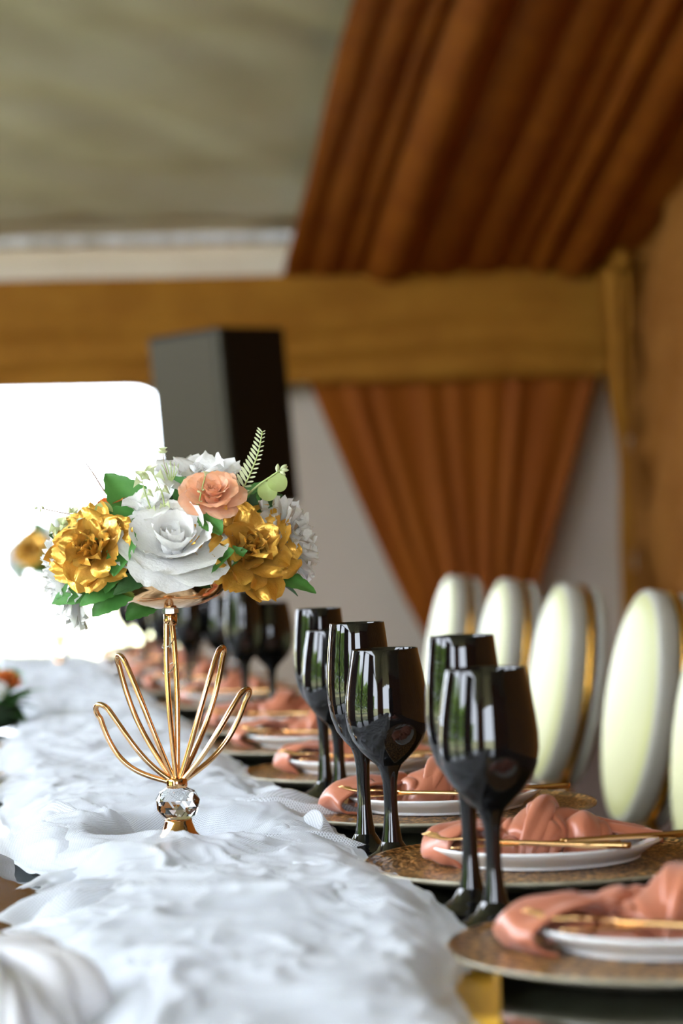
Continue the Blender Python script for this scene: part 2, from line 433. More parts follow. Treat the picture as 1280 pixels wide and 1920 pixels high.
# ---- runner: gathered white tulle, several overlapping layers
SX, SY = .228, 2.525          # centrepiece stand
FX, FY = .285, 6.35           # far centrepiece stand
def rdg(x): return 1-abs(x)*2
def runner_layer(seed, xl, xr, y0, y1, base, amp, edge):
    ny = int((y1-y0)*150); nx = 84
    rw = random.Random(seed); waves = []
    for k in range(8):
        lam = (.26, .20, .16, .13, .10, .08, .06, .045)[k]; an = rw.uniform(0, PI)
        waves.append((math.cos(an)/lam/2, math.sin(an)/lam/2, rw.uniform(0, 6.28), lam*.75+.022))
    def fn(u, v):
        # finer rows near the viewer
        y = y0 + (y1-y0)*(v**1.55)
        l_ = xl + .030*(1-ss(1.70, 1.82, y)) + .040*math.exp(-((y-2.27)/.14)**2) + .035*ss(3.4, 4.2, y) + .03*math.exp(-((y-4.3)/.2)**2) + edge*nz(y*4.0, 1.3, seed) + .25*edge*nz(y*11, 2, seed)
        r_ = xr - .078*(1-ss(1.48, 1.90, y)) + edge*.5*nz(y*4.3, 7.7, seed) + .2*edge*nz(y*11, 9, seed)
        x = lerp(l_, r_, u)
        e = min(u, 1-u); env = ss(0, .16, e)
        a = nz(x*5, y*4, seed)                          # broad mounds
        wx = x + .020*nz(x*9, y*9, seed+3); wy = y + .020*nz(x*9, y*9, seed+5)
        cr = 0
        b3 = rdg(nz(wx*11+wy*5, wy*9-wx*5, seed+1)); c3 = rdg(nz(wx*26-wy*9, wy*20+wx*12, seed+2))
        for (kx, ky, ph, wgt) in waves:                 # crumple: sharp folds in many directions
            q = abs(math.sin(PI*(kx*wx+ky*wy)+ph+1.6*nz(x*3.2, y*3.2, ph)))
            cr += wgt*((1-q) if ph > 3.2 else q)
        h = base + amp*(.15+.40*a + 1.15*cr + .26*b3**3 + .11*c3**3)*(.25+.75*env) + .005*(1-env)*abs(nz(y*16, u*4, seed))
        for (sx, sy) in ((SX, SY), (FX, FY)):
            dd = math.hypot(x-sx, y-sy)
            h = lerp(min(h, .001+base*.2), h, ss(.045, .105, math.hypot((x-sx), (y-sy-.0)*(.62 if y < sy else .9))))
        return (x, y, TZ + max(h, base*.25+.0008))
    return MB().grid(fn, nx, ny) , fn
rn = thing('table_runner', 'gathered white tulle runner bunched along the middle of the table', 'table runner', (0, 0, 0))
mb, fn1 = runner_layer(1.0, .056, .385, 1.05, 6.75, .002, .018, .025); mb.build('lining', 'tulle_base', rn)
mb, fn2 = runner_layer(23.0, .050, .392, 1.07, 6.72, .005, .022, .030); mb.build('tulle_layer', 'tulle', rn)
mb, fn3 = runner_layer(57.0, .062, .380, 1.10, 6.70, .009, .026, .035); mb.build('tulle_layer', 'tulle', rn)
# loose folds of tulle standing up from the runner: thin double sheets with a crisp crest
def flap(px, py, L, H, wd, ang, seed):
    ca, sa = math.cos(ang), math.sin(ang)
    def fn(u, v):
        q = 2*v-1; s = (u-.5)*L*(1+.25*nz(q*2, 5, seed))
        hz = H*(1-abs(q)**1.25)*(.72+.55*nz(s*16, 3, seed))*(math.sin(PI*(.03+.94*u))**.6)
        off = wd*q*(.7+.5*nz(s*14, 8, seed)) + .022*nz(s*13, 1, seed) + .012*hz/H*nz(s*24, 6, seed)
        x = px + ca*s - sa*off; y = py + sa*s + ca*off
        k = 1-ss(.05, .12, math.hypot(x-SX, (y-SY)*.62))
        return (x, y, TZ + .006 + max(0, hz)*(1-k))
    return MB().grid(fn, 56, 14)
rf_ = random.Random(77)
fl = [(.350, 2.72, .15, .040, .03, .35), (.372, 2.52, .11, .034, .025, 1.3), (.12, 2.66, .13, .042, .03, -.5), (.135, 2.47, .12, .038, .03, .5)]
for k in range(34):
    yy = 1.75 + 3.2*(k/34)**1.3; fl.append((rf_.uniform(.09, .36), yy, rf_.uniform(.08, .20), rf_.uniform(.024, .042), rf_.uniform(.015, .045), rf_.uniform(-1.0, 1.0)))
for k, a in enumerate(fl):
    if math.hypot(a[0]-SX, a[1]-SY) < .07: continue
    flap(*a, k*3.7).build('folded_tulle', 'tulle', rn)

# ================================================================== PLACE SETTINGS
PX = .537
PY = [1.717, 2.19, 2.65, 3.135, 3.56, 3.96, 4.60, 5.08, 5.56, 6.04, 6.52]
# --- chargers
def charger_tree():
    t = thing('charger_plate', '', 'charger', (0, 0, 0), group='woven charger plates along the table')
    nr = 36
    def top(u, v):
        a = 2*PI*u; r = .168*v
        ring = v*nr
        z = .0125 + .0009*abs(math.sin(ring*PI))*(.6+.4*math.sin(a*max(8, int(v*110))+ (int(ring) % 2)*PI)) + (.003*ss(.93, 1, v))
        return (r*math.cos(a), r*math.sin(a), z)
    MB().grid(top, 220, nr*3, cu=True).build('woven_disc', 'woven', t)
    MB().lathe([(.168, .0158), (.1695, .0150), (.1692, .0128), (.160, .0095), (.135, .0035), (.125, 0), (0, 0)], 72).build('rim', material('charger_rim', (.40, .36, .26, 1), .45, col2=(.32, .28, .19, 1), scale=60), t)
    return t
# --- plates
def plate_tree():
    t = thing('dinner_plate', '', 'plate', (0, 0, 0), group='white dinner plates on the chargers')
    MB().lathe([(0, .0035), (.062, .0035), (.078, .0065), (.103, .0165), (.1075, .0180), (.1090, .0170), (.1085, .0155), (.100, .0095), (.090, .0035), (.086, .0008)], 72).build('dish', 'china', t)
    MB().lathe([(.088, .0035), (.089, .0), (.080, .0), (.079, .003), (0, .003)], 64).build('foot_ring', 'china', t)
    return t
# --- napkins (three foldings)
def napkin_tree(seed, fx=1.0):
    t = thing('satin_napkin', '', 'napkin', (0, 0, 0), group='folded satin napkins on the plates')
    X0, X1 = -.098, .072
    def body(u, v):
        x = lerp(X0, X1, u); th = 2*PI*v
        h = pl([X0, -.07, -.03, .005, .035, .055, X1], [.012, .026, .034, .044, .041, .029, .006], x)*(1+.10*nz(x*20, seed, 1))
        b = pl([X0, -.07, -.02, .02, .05, X1], [.020, .042, .050, .048, .038, .010], x)
        sx, cx = math.sin(th), math.cos(th)
        s = v*2
        ph = x*95 + 3.0*s*1.9 + 2.2*nz(x*16, s*2.0, seed)
        val = (1-abs(math.sin(ph*.5)))**3.2
        ph2 = x*40 - 5.5*s + 2.8*nz(x*22, s*2.6, seed+9)
        val2 = (1-abs(math.sin(ph2*.5)))**4
        ph3 = x*150 + 7*s + 3*nz(x*30, s*3.5, seed+20)
        k = 1 - (.27*val + .24*val2 + .09*(1-abs(math.sin(ph3*.5)))**3)*ss(0, .15, u)*ss(0, .12, 1-u) + .10*nz(x*30, s*3, seed+4)
        y = b*cx*k*(1.0); z = h*max(sx, -.04)**1 if sx < 0 else h*(sx**.75)*k
        return (x + .010*nz(s*3, x*10, seed+2)*max(0, sx), y, .001+max(z, 0))
    MB().grid(body, 150, 110, cv=True).build('bundle', 'satin', t)
    # twisted wrap going diagonally over the top
    pts = []
    for k in range(25):
        a = PI*k/24; x = lerp(-.022, .034, k/24)+.006*math.sin(seed)
        h = pl([X0, -.07, -.03, .005, .035, .055, X1], [.010, .025, .034, .044, .041, .029, .006], x)
        pts.append(Vector((x, -.046*math.cos(a), .002+h*math.sin(a)**.75*1.0)))
    def wrap(u, v):
        i = u*24; k = min(23, int(i)); p = pts[k].lerp(pts[k+1], i-k)
        tn = (pts[k+1]-pts[k]).normalized(); nrm = Vector((0, -math.cos(PI*u), math.sin(PI*u)+.1)).normalized()
        sd2 = tn.cross(nrm).normalized(); a = 2*PI*v
        rr = .0078*(1+.30*math.sin(3*a+u*9+seed)) * (.65+.55*math.sin(PI*u))
        return p + sd2*rr*1.25*math.cos(a) + nrm*(rr*.62*math.sin(a)-.001)
    MB().grid(wrap, 60, 24, cv=True).build('twist', 'satin', t)
    # left flap: a sheet folded over the plate edge in a U
    path = bez([(-.045, 0, .026), (-.075, 0, .029), (-.105, 0, .027), (-.124, 0, .020), (-.131, 0, .010), (-.124, 0, .001), (-.112, 0, -.004), (-.108, 0, -.0055)], 8)
    path = [Vector((lerp(-.045, p.x, fx), 0, p.z)) for p in path]
    def flp(u, v):
        i = u*(len(path)-1); k = min(len(path)-2, int(i)); p = path[k].lerp(path[k+1], i-k)
        ww = lerp(.030, .046, u)*(1-.18*ss(.5, 1, u)); yy = (v-.52)*2*ww
        crease = .004*math.sin(v*9+u*4+seed)*math.sin(PI*min(1, u*1.2)) + .0035*nz(u*6, v*5, seed)
        return (p.x + .4*crease - .022*(2*v-1)**2*(1-u*.5)*-1*(u > .15), yy, p.z + crease*(1-ss(.75, 1, u)))
    MB().grid(flp, 60, 24).build('fold', 'satin', t, thick=.0028)
    # right tail: pleated fan
    def tail(u, v):
        x = lerp(.040, .106, u); ww = lerp(.016, .040, u); yy = (v-.5)*2*ww + .012*u
        z = lerp(.022, .0085, u) + .0045*math.sin(v*7*PI+seed)*(.4+.6*u) + .008*(1-(2*v-1)**2)*(1-u)
        return (x + .008*nz(v*4, seed, 0), yy, z)
    MB().grid(tail, 24, 40).build('tail', 'satin', t, thick=.0022)
    return t
# --- gold cutlery, lying across the plate rim
def knife_tree():
    t = thing('table_knife', '', 'knife', (0, 0, 0), group='thin gold knives across the plates')
    MB().tube(bez([(-.01, 0, 0), (.04, 0, .0003), (.10, 0, 0), (.118, 0, 0)], 5), [.0022]*5+[.0026]*5+[.0036]*5+[.003], 8).build('handle', 'gold', t)
    def bl(u, v):
        x = lerp(-.008, -.112, u); hw = .0065*math.sin(PI*min(1, .30+u*.70))**.6+.001; return (x, (v-.5)*2*hw-.002*u, .0006*(1-abs(2*v-1)))
    MB().grid(bl, 18, 4).build('blade', 'gold', t, thick=.0012)
    return t
def fork_tree():
    t = thing('table_fork', '', 'fork', (0, 0, 0), group='thin gold forks beside the napkins')
    MB().tube(bez([(-.035, 0, .002), (.0, 0, .001), (.05, 0, 0), (.095, 0, 0)], 5), [.002]*5+[.0022]*5+[.0032]*5+[.0028], 8).build('handle', 'gold', t)
    def hd(u, v):
        x = lerp(-.033, -.062, u); hw = lerp(.0025, .0105, ss(0, .8, u)); return (x, (v-.5)*2*hw, .002+.003*math.sin(u*2))
    MB().grid(hd, 8, 6).build('head', 'gold', t, thick=.0014)
    for k in range(4):
        y = (k-1.5)*.0056
        MB().tube(bez([(-.061, y, .0047), (-.08, y, .0045), (-.10, y*.95, .009)], 5), [.0012]*8+[.001, .0008, .0005], 6).build('tine', 'gold', t)
    return t
# --- glasses
def glass_tree(kind):
    if kind == 'wine':
        t = thing('wine_glass', '', 'wine glass', group='black stemmed wine goblets')
        foot = [(0, 0), (.0325, 0), (.0335, .0015), (.0325, .0030), (.025, .0055), (.016, .011), (.0105, .020)]
        stem = [(.0105, .020), (.0083, .032), (.0068, .048), (.0066, .064), (.0072, .078), (.0092, .088), (.0125, .0945)]
        bowl = [(.0125, .0945), (.019, .1005), (.0275, .109), (.0345, .119), (.0390, .130), (.0410, .143), (.0407, .156), (.0390, .171), (.0362, .188), (.0333, .203), (.0325, .2075), (.0322, .2083), (.0316, .2075), (.0350, .188), (.0378, .171), (.0395, .150), (.0380, .131), (.030, .114), (.015, .102), (0, .099)]
    else:
        t = thing('champagne_goblet', '', 'wine glass', group='taller black goblets behind the wine glasses')
        foot = [(0, 0), (.0325, 0), (.0335, .0015), (.0325, .0030), (.025, .0055), (.016, .011), (.0105, .020)]
        stem = [(.0105, .020), (.0083, .032), (.0068, .050), (.0066, .070), (.0070, .088), (.0085, .099), (.0115, .107)]
        bowl = [(.0115, .107), (.018, .114), (.0250, .124), (.0300, .138), (.0325, .153), (.0330, .168), (.0322, .185), (.0306, .204), (.0286, .222), (.0274, .2315), (.0271, .2323), (.0265, .2315), (.0296, .204), (.0312, .185), (.0320, .165), (.0290, .138), (.018, .119), (0, .112)]
    MB().lathe(foot, 48).build('foot', 'black_glass', t)
    MB().lathe(stem, 32).build('stem', 'black_glass', t)
    MB().lathe(bowl, 64).build('bowl', 'black_glass', t)
    return t

def put(proto, used, loc, rz, label, scale=1):
    o = proto if not used[0] else copy_tree(proto)
    used[0] = True
    o.location = loc; o.rotation_euler = (0, 0, rz); o['label'] = label
    if scale != 1: o.scale = (scale,)*3
    return o
# build prototypes, collect copies afterwards (a used prototype must not be copied after it was moved by hand: copies share its meshes)
random.seed(21)
chp, plp, knp, fkp = charger_tree(), plate_tree(), knife_tree(), fork_tree()
nkp = [napkin_tree(1.7), napkin_tree(5.2, .80), napkin_tree(9.4)]
wgp, cgp = glass_tree('wine'), glass_tree('tall')
U = {id(p): [False] for p in (chp, plp, knp, fkp, wgp, cgp, *nkp)}
for k, y in enumerate(PY):
    o_ = ORD[k]; PX = .517 if k == 0 else .537
    put(chp, U[id(chp)], (PX, y, TZ), random.uniform(0, 6), f'round woven brown charger, {o_} from the front on the right side')
    put(plp, U[id(plp)], (PX, y, TZ+.0142), 0, f'white dinner plate, {o_} from the front, under a satin napkin')
    n = nkp[(0, 1, 2, 1, 0, 2, 1, 0, 2, 1, 0)[k]]
    nm = ('nearest peach satin napkin, large and blurred at the right edge', 'pinkish satin napkin right behind the nearest pair of black glasses', 'copper satin napkin with a looped left fold behind the second glass pair')
    put(n, U[id(n)], (PX-.004+random.uniform(-.008, .008), y+.012, TZ+.0190), random.uniform(-.12, .12), nm[k] if k < 3 else f'twisted peach satin napkin, {o_} from the front of the table')
    put(knp, U[id(knp)], (PX+.012, y-.052, TZ+.0355), R(random.uniform(-3, 3)), f'thin gold knife lying across the {o_} plate from the front')
    put(fkp, U[id(fkp)], (PX-.030, y-.062, TZ+.0360), R(-30+random.uniform(-5, 5)), f'thin gold fork with tines out on the {o_} plate from the front')
# glass pairs: (wine x, y), (tall x, y)
pairs = [((.427, 1.917), (.425, 1.997)), ((.419, 2.332), (.405, 2.405)), ((.455, 2.870), (.449, 2.946)), ((.562, 4.265), (.508, 4.215)),
         ((.54, 4.84), (.470, 4.835)), ((.535, 5.32), (.465, 5.325)), ((.53, 5.80), (.46, 5.80)), ((.525, 6.28), (.455, 6.275))]
nwin = ['large blurred black wine goblet nearest the front, beside the second napkin', 'sharp black wine goblet standing beside the third napkin, second pair', 'black wine goblet of the third pair, right of the gold centrepiece']
for k, (a, b) in enumerate(pairs):
    put(wgp, U[id(wgp)], (a[0], a[1], TZ), random.uniform(0, 6), nwin[k] if k < 3 else f'black wine goblet in the {ORD[k]} glass pair from the front')
    put(cgp, U[id(cgp)], (b[0], b[1], TZ), random.uniform(0, 6), f'taller narrow black goblet of the {ORD[k]} glass pair from the front')
# chargers on the left side that peep into view
for k, y in enumerate((3.23, 3.74, 4.85)):
    put(chp, U[id(chp)], (-.058, y, TZ), random.uniform(0, 6), ('woven charger peeping in at the left edge of the table', 'woven charger at the left table edge, before the low flowers', 'woven charger at the left table edge, beyond the low flowers')[k])
    put(plp, U[id(plp)], (-.058, y, TZ+.0142), 0, ('white plate on the nearest left side charger', 'white plate on the middle left side charger', 'white plate on the farthest left side charger')[k])

# small gold tray under the runner's near right edge
g = thing('gold_tray', 'shiny gold rectangular tray lying under the near right runner edge', 'tray', (.3075, 1.628, TZ+.001), R(-13))
rbox(-.055, .055, -.115, .115, 0, .004).build('base', 'gold_tray', g, False, bevel=.001)
for a in ((-.055, .055, .110, .115), (-.055, .055, -.115, -.110), (-.055, -.050, -.110, .110), (.050, .055, -.110, .110)):
    rbox(*a, .004, .010).build('border', 'gold_tray', g, False)

# crumpled white cloth bundle at the near left
def bundle(u, v):
    a = 2*PI*u; ph = PI*.5*v
    ca, sa = math.cos(a), math.sin(a)
    pleat = abs(math.sin(4.5*a + 2.2*nz(ca*1.4, sa*1.4, 3) + 1.4*v)) + .5*abs(math.sin(8*a - 2*v + 3*nz(ca*2, sa*2, 8)))
    k = .82 + .26*nz(ca*1.3, sa*1.3, 4) + .20*pleat*(1-.45*v)
    return (.062*k*ca*math.cos(ph)**.6, .085*k*sa*math.cos(ph)**.6, (.050+.014*nz(ca*1.5, sa*1.5, 9))*math.sin(ph)**.8*(.85+.16*pleat) + .012*max(0, v-.8)*nz(ca*2, sa*2, 1))
bt = thing('white_cloth_bundle', 'crumpled white cloth bundle, very blurred, at the near left corner', 'cloth', (.022, 1.62, TZ+.001), R(20))
MB().grid(bundle, 120, 30, cu=True).build('cloth', 'linen', bt)

# ================================================================== CENTREPIECE STAND
def stand_tree(label):
    t = thing('centrepiece_stand', label, 'stand', group='gold flower stands on the runner')
    MB().lathe([(0, 0), (.036, 0), (.0372, .002), (.035, .004), (.026, .009), (.018, .018), (.0145, .028), (.014, .031), (0, .031)], 48).build('base', 'rose_gold', t)
    # faceted crystal ball
    cr = MB(); seg = 12
    prof = [(.0115, .0305), (.019, .0345), (.0240, .0425), (.0245, .0510), (.020, .0590), (.0115, .0635)]
    vv = []; ff = []
    for i, (r, z) in enumerate(prof):
        for k in range(seg):
            a = 2*PI*(k+.5*(i % 2))/seg; rr = r*(1.0 if k % 2 else .93); vv.append((rr*math.cos(a), rr*math.sin(a), z))
    for i in range(len(prof)-1):
        for k in range(seg):
            a, b = i*seg+k, i*seg+(k+1) % seg; c, d = (i+1)*seg+(k+1) % seg, (i+1)*seg+k
            if i % 2 == 0: ff += [(a, b, d), (b, c, d)]
            else: ff += [(a, b, c), (a, c, d)]
    ff.append(tuple(range(seg-1, -1, -1))); ff.append(tuple((len(prof)-1)*seg+k for k in range(seg)))
    cr.add(vv, ff).build('crystal_ball', 'crystal', t, False)
    MB().lathe([(0, .0630), (.0105, .0630), (.0110, .0640), (.0110, .0720), (.0104, .0730), (0, .0730)], 32).build('collar', 'rose_gold', t)
    def loop(base, tip, wv, name='rod_loop', bow=(0, 0, 0)):
        base = Vector(base); tip = Vector(tip); wv = Vector(wv); bow = Vector(bow); L = (tip-base).length
        d = (tip-base)
        A = []; n = 26
        for k in range(n+1):
            s = k/n
            ww = .12 + 1.0*math.sin(PI*min(1, s**1.15*.80))
            tt = s*.985
            A.append(base + d*tt + bow*math.sin(PI*s) + wv*ww*(1 if s < .93 else 1))
        Bp = []
        for k in range(n, -1, -1):
            s = k/n; ww = .12 + 1.0*math.sin(PI*min(1, s**1.15*.80))
            Bp.append(base + d*s*.985 + bow*math.sin(PI*s) - wv*ww)
        # round tip
        ww = .12+1.0*math.sin(PI*.80); e = d.normalized()*wv.length*ww*1.25
        T = []
        for k in range(1, 8):
            a = PI*k/8; T.append(base + d*.985 + wv*ww*math.cos(a) + e*math.sin(a))
        MB().tube(A+T+Bp, .0029, 12).build(name, 'rose_gold', t)
    z0 = .070
    loop((-.006, 0, z0), (-.0755, .012, .1440), (-.0065, .008, -.0075), bow=(-.006, 0, -.010))
    loop((-.003, .002, z0), (-.0545, .018, .1950), (-.0058, .010, -.0025), bow=(-.003, 0, -.003))
    loop((0, 0, z0), (-.0015, 0, .236), (.0040, .004, 0))
    loop((.003, .002, z0), (.0500, .014, .2000), (.0042, .010, -.0015), bow=(.002, 0, -.003))
    loop((.006, 0, z0), (.0735, .006, .1560), (.0042, .009, -.0042), bow=(.003, 0, -.007))
    # small wire rings twisted round the centre rods
    for z in (.215, .188):
        MB().tube([(-.0035+.0062*math.cos(a), .0062*math.sin(a), z+.0055*math.sin(a+.8)) for a in [2*PI*k/20 for k in range(20)]], .0006, 6, closed=True).build('wire_ring', 'steel', t)
    MB().lathe([(0, .2330), (.0062, .2330), (.0065, .2345), (.0072, .2355), (.0072, .2445), (.0062, .2455), (0, .2455)], 24).build('socket', 'rose_gold', t)
    MB().lathe([(0, .2455), (.0088, .2455), (.0088, .2500), (0, .2500)], 6).build('nut', 'steel', t, False)
    MB().lathe([(0, .2498), (.020, .2512), (.038, .2555), (.052, .2625), (.0605, .2715), (.0635, .2790), (.0645, .2795), (.0640, .2780), (.0590, .2705), (.048, .2620), (.03, .2555), (0, .2535)], 64).build('bowl', 'rose_gold', t)
    return t

# ================================================================== FLOWERS
def petal_mesh(name, L, W, phi0, curl, cup, ruf, seed, mat, nu=10, nv=11, tear=0):
    """petal from the origin, rising along +z and leaning to +x by phi0 at the base, curling outward"""
    cen = []; r = 0; z = 0; phi = phi0
    for j in range(nv+1):
        v = j/nv; phi = phi0 + curl*v*v
        cen.append((r, z, phi)); r += L/nv*math.sin(phi); z += L/nv*math.cos(phi)
    def fn(u, v):
        j = int(round(v*nv)); r, z, phi = cen[j]
        q = u*2-1
        e = ((v-.62)/.62) if v < .62 else ((v-.62)/.38)
        hw = W/2*math.sqrt(max(0, 1-abs(e)**(2.4 if v < .62 else 3.4)))
        if j == 0: hw = W*.10
        if j == nv: hw = W*.26
        rf = ruf*v*v*(math.sin(q*5.5+seed*3)+.7*math.sin(q*11+seed*7+v*3)) + .25*ruf*nz(q*3, v*4, seed)
        ex = tear*v**6*nz(q*9, seed, 2)
        ka = cup/max(r, L*.24); sl = q*hw                 # wrap around the flower axis
        dx = -(1-math.cos(sl*ka))/ka; dy = math.sin(sl*ka)/ka
        n2 = rf + .10*q*hw                                # one edge under, one over the neighbour
        return (r + dx + n2*math.cos(phi) + ex*math.sin(phi), dy, z - n2*math.sin(phi) + ex*math.cos(phi))
    return MB().grid(fn, nu, nv).mesh(name, mat)
def rose(parent, origin, axis, rad, mat, layers, seed, name='rose', label=None, squash=1, ruf=.05, tear=.0):
    """layers: list of (count, length, width, lean deg, curl deg, cup)"""
    rnd = random.Random(seed)
    hb_ = MB().grid(lambda u, v: (.20*rad*math.sin(PI*v)*(1+.15*math.sin(4*PI*u+8*v))*math.cos(2*PI*u), .20*rad*math.sin(PI*v)*(1+.15*math.sin(4*PI*u+8*v))*math.sin(2*PI*u), rad*(.05+.50*v)), 14, 8, cu=True)
    o = hb_.build(name, mat, parent)
    mm = frame(origin, axis, rnd.uniform(0, 6)); mm = mm @ Matrix.Diagonal((1, 1, squash, 1)); o.matrix_local = mm
    if label: o['label'] = label
    for li, (n, L, W, lean, curl, cup) in enumerate(layers):
        mts = [petal_mesh('petal', rad*L, rad*W, R(lean), R(curl), cup, rad*ruf, seed+li*2.3+k, mat, tear=rad*tear) for k in range(2)]
        off = rnd.uniform(0, 6)
        for k in range(n):
            a = off + 2*PI*k/n + rnd.uniform(-.12, .12)
            p = link('petal', mts[k % 2], o, Matrix.Rotation(a, 4, 'Z') @ Matrix.Translation((rad*(.03+.045*li), 0, rad*(.02*rnd.random()))) @ Matrix.Rotation(rnd.uniform(-.1, .1), 4, 'Y') @ Matrix.Rotation(rnd.uniform(-.12, .12), 4, 'X'))
    return o
OPEN_ROSE = [(3, .60, .62, 3, 8, .95), (4, .70, .80, 12, 20, .85), (5, .82, .95, 28, 34, .7), (5, .92, 1.05, 50, 40, .5), (6, 1.0, 1.05, 70, 34, .35)]
BIG_ROSE = [(3, .62, 1.05, 30, -52, .95), (3, .76, 1.25, 38, -32, .9), (4, .88, 1.35, 50, -8, .75), (5, .96, 1.40, 62, 10, .6), (5, 1.0, 1.40, 78, 14, .5)]
TIGHT_ROSE = [(3, .62, .60, 2, 4, 1.0), (4, .72, .80, 8, 14, .95), (5, .80, .95, 20, 40, .85), (5, .88, 1.05, 38, 50, .65), (5, .95, 1.05, 58, 40, .5)]
CARNATION = [(5, .62, .42, 8, 12, .5), (6, .76, .60, 22, 16, .4), (7, .90, .74, 40, 20, .35), (8, 1.0, .80, 58, 22, .3), (8, 1.06, .82, 76, 22, .25)]
LOOSE = [(3, .6, .75, 8, 20, .9), (4, .85, 1.0, 30, 34, .7), (5, 1.0, 1.15, 56, 34, .5)]

def leaf_mesh(L, W, bend, fold, seed, mat='leaf', serr=.06):
    n = 14
    def fn(u, v):
        q = u*2-1
        hw = W/2*math.sin(PI*min(1, (v*.93+.04))**.78)**.85 if v < 1 else .0006
        hw *= 1 + serr*(1 if (int(v*n) % 2) else -1)*(abs(q) > .9)
        x = hw*q; z = -bend*v*v + fold*abs(q)*hw*1.0 + .03*L*nz(v*3, q*1.5, seed); y = L*v
        return (x, y, z)
    return MB().grid(fn, 6, n).mesh('leaf', mat)
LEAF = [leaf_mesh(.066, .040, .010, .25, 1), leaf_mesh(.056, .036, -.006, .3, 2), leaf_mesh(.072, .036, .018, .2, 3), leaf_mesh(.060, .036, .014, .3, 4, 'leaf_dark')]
def leaf(parent, base, direction, up_, k, s=1.0):
    y = Vector(direction).normalized(); z = Vector(up_); z = (z - y*z.dot(y)).normalized(); x = y.cross(z)
    mm = Matrix((x, y, z)).transposed().to_4x4(); mm = Matrix.Translation(Vector(base)) @ mm @ Matrix.Scale(s, 4)
    return link('leaf', LEAF[k], parent, mm)
BUD = MB().grid(lambda u, v: (.0020*math.sin(PI*v)**.8*math.cos(2*PI*u), .0020*math.sin(PI*v)**.8*math.sin(2*PI*u), .0085*v), 8, 6, cu=True).mesh('bud', 'bud')
BELL = MB().grid(lambda u, v: ((.0008+.0044*v*v)*(1+.25*math.sin(6*PI*u)*v)*math.cos(2*PI*u), (.0008+.0044*v*v)*(1+.25*math.sin(6*PI*u)*v)*math.sin(2*PI*u), .0065*v), 18, 5, cu=True).mesh('blossom', 'bud')
DISC = MB().grid(lambda u, v: (.0085*v*math.cos(2*PI*u), .0085*v*math.sin(2*PI*u)+.0085, .0022*v*v*math.cos(4*PI*u)), 18, 4, cu=True).mesh('round_leaf', 'pale_green')
LFT = MB().grid(lambda u, v: ((u*2-1)*.0032*math.sin(PI*min(1, .12+.86*v))**.7*(.35+.65*v), .0175*v, .0008*v*v), 4, 8).mesh('leaflet', 'bud')
def along(pts, s):
    i = s*(len(pts)-1); k = min(len(pts)-2, int(i)); return pts[k].lerp(pts[k+1], i-k), (pts[k+1]-pts[k]).normalized()
def fern(parent, pts, n, s0, mat='pale_green', lmesh=LFT, side=Vector((0, -1, 0)), lean=55, short_right=.55):
    p = bez(pts, 8); st = MB().tube(p, [lerp(.0011, .0006, i/(len(p)-1)) for i in range(len(p))], 6).build('fern_frond', mat, parent)
    for k in range(n):
        s = .16 + .82*k/(n-1); c, tn = along(p, s)
        for sg in (-1, 1):
            x = tn.cross(side).normalized()*sg
            d = (tn*math.cos(R(lean)) + x*math.sin(R(lean))).normalized(); z = side
            z = (z-d*z.dot(d)).normalized(); xx = d.cross(z)
            sc = s0*(1.0-.62*s)*(short_right if sg > 0 else 1)
            mm = Matrix.Translation(c) @ Matrix((xx, d, z)).transposed().to_4x4() @ Matrix.Scale(sc, 4)
            link('leaflet', lmesh, st, mm)
    return st
def sprig(parent, pts, items, mat='pale_green', rad=.0009, name='sprig'):
    """items: (s, mesh, direction, scale)"""
    p = bez(pts, 8); st = MB().tube(p, [lerp(rad, rad*.6, i/(len(p)-1)) for i in range(len(p))], 6).build(name, mat, parent)
    for (s, me, d, sc) in items:
        c, tn = along(p, s); d = Vector(d).normalized()
        if me is DISC:
            z = Vector((0, -1, .3)); z = (z-d*z.dot(d)).normalized(); x = d.cross(z)
            mm = Matrix.Translation(c) @ Matrix((x, d, z)).transposed().to_4x4() @ Matrix.Scale(sc, 4)
        else: mm = frame(c, d) @ Matrix.Scale(sc, 4)
        link(me.name.split('.')[0], me, st, mm)
    return st

